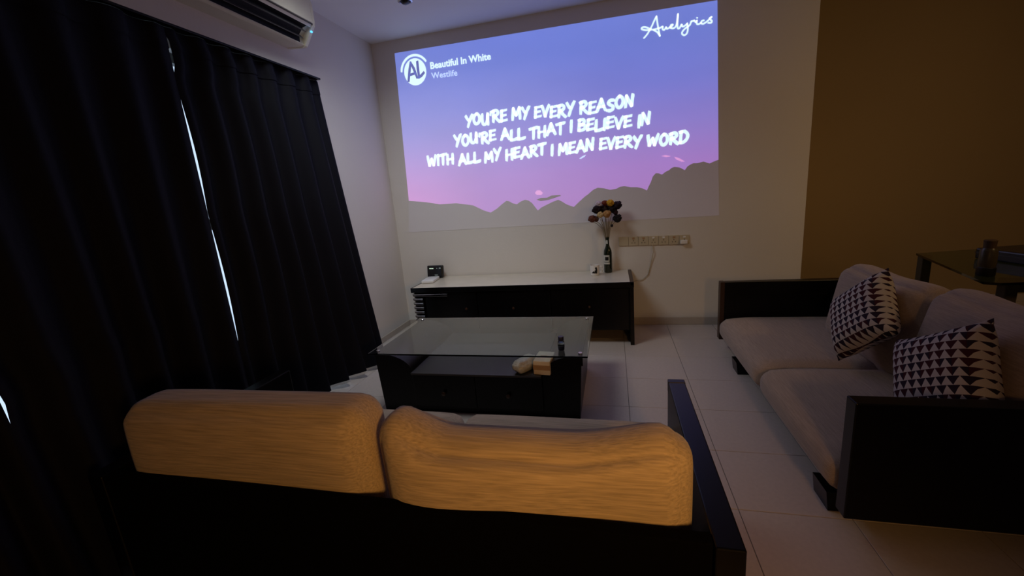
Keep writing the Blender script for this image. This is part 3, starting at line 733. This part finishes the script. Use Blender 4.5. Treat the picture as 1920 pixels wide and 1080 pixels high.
p2 = tag(obj('brown_packet', pk2, M['cardbrown'], None, 40), 'dark brown packet tucked right of the cream box on the shelf', 'packet'); p2.location = (-.335, 2.31, .345); p2.location = (-.340, 2.33, .300)
p2.scale = (.5, 1, 1)

# ------------------------------------------------------------------ sofas
AH = 0.55
# sofa facing the screen, seen from behind
SXa, SXb, SYa, SYb = -1.665, .255, .812, 1.632
so = thing('sofa', 'black framed two seat sofa with beige cushions seen from behind', 'sofa', (-.7, 1.2, 0))
obj('arm', MB().box(SXb - .062, SXb, SYa, SYb, .0, AH, .004), M['black'], so)
obj('arm', MB().box(SXa, SXa + .062, SYa, SYb, .0, AH, .004), M['black'], so)
obj('arm_cap', MB().box(SXb - .0625, SXb + .0005, SYb - .030, SYb + .002, AH - .05, AH + .002, .003), M['black'], so)
obj('back_panel', MB().box(SXa + .063, SXb - .063, SYa + .010, SYa + .045, .03, AH, .004), M['matte'], so)
obj('seat_base', MB().box(SXa + .063, SXb - .063, SYa + .046, SYb - .03, .10, .185, .004), M['black'], so)
obj('front_rail', MB().box(SXa + .063, SXb - .063, SYb - .029, SYb - .004, .06, .185, .004), M['black'], so)
def place(b, loc, rot=(0, 0, 0)):
    from mathutils import Euler
    m4 = Matrix.Translation(loc) @ Euler(rot).to_matrix().to_4x4()
    for v in b.bm.verts: v.co = m4 @ v.co
    return b
for a, c in ((SXa + .066, -.700), (-.690, SXb - .066)):
    obj('seat_cushion', place(cushion_mesh(c - a, .78, .155, .06, .012, 12), ((a + c) / 2, 1.30, .268)), M['fabx'], so, 80)
def sag_right(u, p):
    # slumped middle, raised corners
    t = max(0.0, u.z)
    def sm(a, b, x):
        q = max(0.0, min(1.0, (x - a) / (b - a))); return q * q * (3 - 2 * q)
    p.z -= .074 * t * sm(-.98, -.38, u.x) * (1 - .62 * sm(.15, .85, u.x))
    p.y += .020 * math.sin(3.2 * u.x) * (1 - abs(u.z)) * (1 if u.y < 0 else .3)
    return p
def sag_left(u, p):
    p.z += .010 * max(0, u.z) * u.x
    p.y += .012 * math.sin(2.5 * u.x + 1) * (1 - abs(u.z))
    return p
obj('back_cushion', place(cushion_mesh(.885, .17, .46, .062, .020, 20, sag_left), (-1.125, .962, .541), (math.radians(2), 0, 0)), M['fabx'], so, 80)
obj('back_cushion', place(cushion_mesh(.815, .17, .46, .080, .022, 20, sag_right), (-.245, .962, .536), (math.radians(2), 0, 0)), M['fabx'], so, 80)

# sofa along the right
RX0, RX1, RY0, RY1 = .768, 1.585, 1.483, 3.380
s2 = thing('sofa', 'black framed two seat sofa with beige cushions along the right side', 'sofa', (1.2, 2.43, 0))
obj('arm', MB().box(RX0, RX1, RY0, RY0 + .062, .10, AH, .004), M['black'], s2)
obj('arm', MB().box(RX0, RX1, RY1 - .062, RY1, .10, AH, .004), M['black'], s2)
obj('arm_inset', MB().box(RX0 + .10, RX1 - .12, RY1 - .066, RY1 - .0625, .33, AH - .10), M['black'], s2)
obj('arm_cap', MB().box(RX0 - .002, RX0 + .03, RY1 - .0625, RY1 + .0005, .10, AH + .002, .003), M['brownedge'], s2)
obj('back_panel', MB().box(RX1 - .045, RX1 - .010, RY0 + .063, RY1 - .063, .08, AH, .004), M['black'], s2)
obj('seat_base', MB().box(RX0 + .05, RX1 - .046, RY0 + .063, RY1 - .063, .085, .14, .004), M['black'], s2)
for x, y in ((RX0 + .035, RY0 + .16), (RX0 + .035, RY1 - .48), (RX1 - .10, RY0 + .16), (RX1 - .10, RY1 - .48)):
    obj('foot', MB().prism([(x - .010, 0), (x + .075, 0), (x + .085, .084), (x - .02, .084)], 'y', y, y + .12), M['black'], s2)
for a, c in ((RY0 + .066, 2.395), (2.402, RY1 - .070)):
    def lip(u, p):
        if u.x < -.4: p.z -= .02 * (-u.x - .4)
        return p
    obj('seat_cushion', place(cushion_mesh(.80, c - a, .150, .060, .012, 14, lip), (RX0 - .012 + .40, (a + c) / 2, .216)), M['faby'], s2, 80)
def sag_b(u, p):
    p.z -= .03 * max(0, u.z) * (1 - abs(u.y)) + .02 * max(0, u.z) * abs(u.y) ** 3
    return p
for a, c, tl in ((RY0 + .07, 2.215, 12), (2.225, 2.98, 10)):
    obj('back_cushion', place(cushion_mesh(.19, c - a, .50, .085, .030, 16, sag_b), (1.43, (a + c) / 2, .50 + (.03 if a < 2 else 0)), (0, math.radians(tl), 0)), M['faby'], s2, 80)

def pillow(label, loc, facing, roll_, size):
    o = tag(obj('throw_pillow', pillow_mesh(size, size, .17), M['tri'], None, 80), label, 'pillow', 'triangle patterned throw pillows')
    f = Vector(facing).normalized()                      # local -y looks along f
    up = Vector((0, 0, 1)); x = (-f).cross(up) * -1
    x = up.cross(f).normalized(); z = f.cross(x) * 1
    x = -x if False else x
    m3 = Matrix((x, -f, x.cross(-f))).transposed()
    m4 = m3.to_4x4() @ Matrix.Rotation(roll_, 4, 'Y'); m4.translation = loc
    o.matrix_world = m4
    return o
pillow('triangle patterned throw pillow farther from the camera, near the far arm', (1.215, 2.375, .575), (-1, -.05, .35), math.radians(-44), .37)
pillow('triangle patterned throw pillow nearer the camera, behind the black arm', (1.200, 1.795, .515), (-1, -.12, .35), math.radians(-33), .375)

# ------------------------------------------------------------------ glass dining table behind the right sofa
dt = thing('dining_table', 'glass topped table standing behind the right hand sofa', 'table', (2.3, 2.85, 0))
dr = math.radians(11)
dglass = glass('green_tinted_glass', (0.18, 0.32, 0.20), 0.03)
obj('glass_top', MB().prism([(1.855, 3.131), (3.08, 3.36), (3.02, 2.36), (1.70, 2.30), (1.655, 2.33)], 'z', .738, .750), dglass, dt)
for x, y in ((1.885, 3.10), (3.02, 3.28), (1.80, 2.40), (2.95, 2.44)):
    obj('leg', MB().box(x - .025, x + .025, y - .025, y + .025, 0, .736, .004), M['tablewood'], dt)
obj('apron', MB().box(1.83, 2.92, 2.39, 2.42, .68, .736), M['tablewood'], dt)
gx, gy = 1.745, 2.455
gr = thing('pepper_mill', 'small brown capped grinder standing on the glass table', 'grinder', (gx, gy, .751))
gm = mat('olive_clear_body', (.055, .042, .018), 0.3, 0.4, noise=(10, .2)); gd = mat('dark_base', (.006, .004, .003), 0.4, 0.4, noise=(10, .2)); gt = mat('brown_cap', (.07, .04, .02), 0.5, 0.3, noise=(10, .2))
obj('base', MB().lathe([(.032, 0), (.034, .004), (.034, .040), (.030, .044)], (gx, gy, .751), 20), gd, gr, 40)
obj('body', MB().lathe([(.030, .044), (.032, .06), (.031, .12), (.024, .135)], (gx, gy, .751), 20), gm, gr, 40)
obj('cap', MB().lathe([(.022, .135), (.023, .165), (.024, .17), (.020, .174)], (gx, gy, .751), 20), gt, gr, 40)
ph = thing('black_case', 'flat black case lying on the glass table at the right edge', 'case', (2.16, 2.80, .751), (0, 0, dr))
obj('shell', MB().box(-.14, .30, -.13, .13, 0, .060, .008, 2), M['plasticblack'], ph, None, True)
obj('lid_seam', MB().box(-.141, .301, -.131, .131, .034, .037), M['aclouver'], ph, None, True)
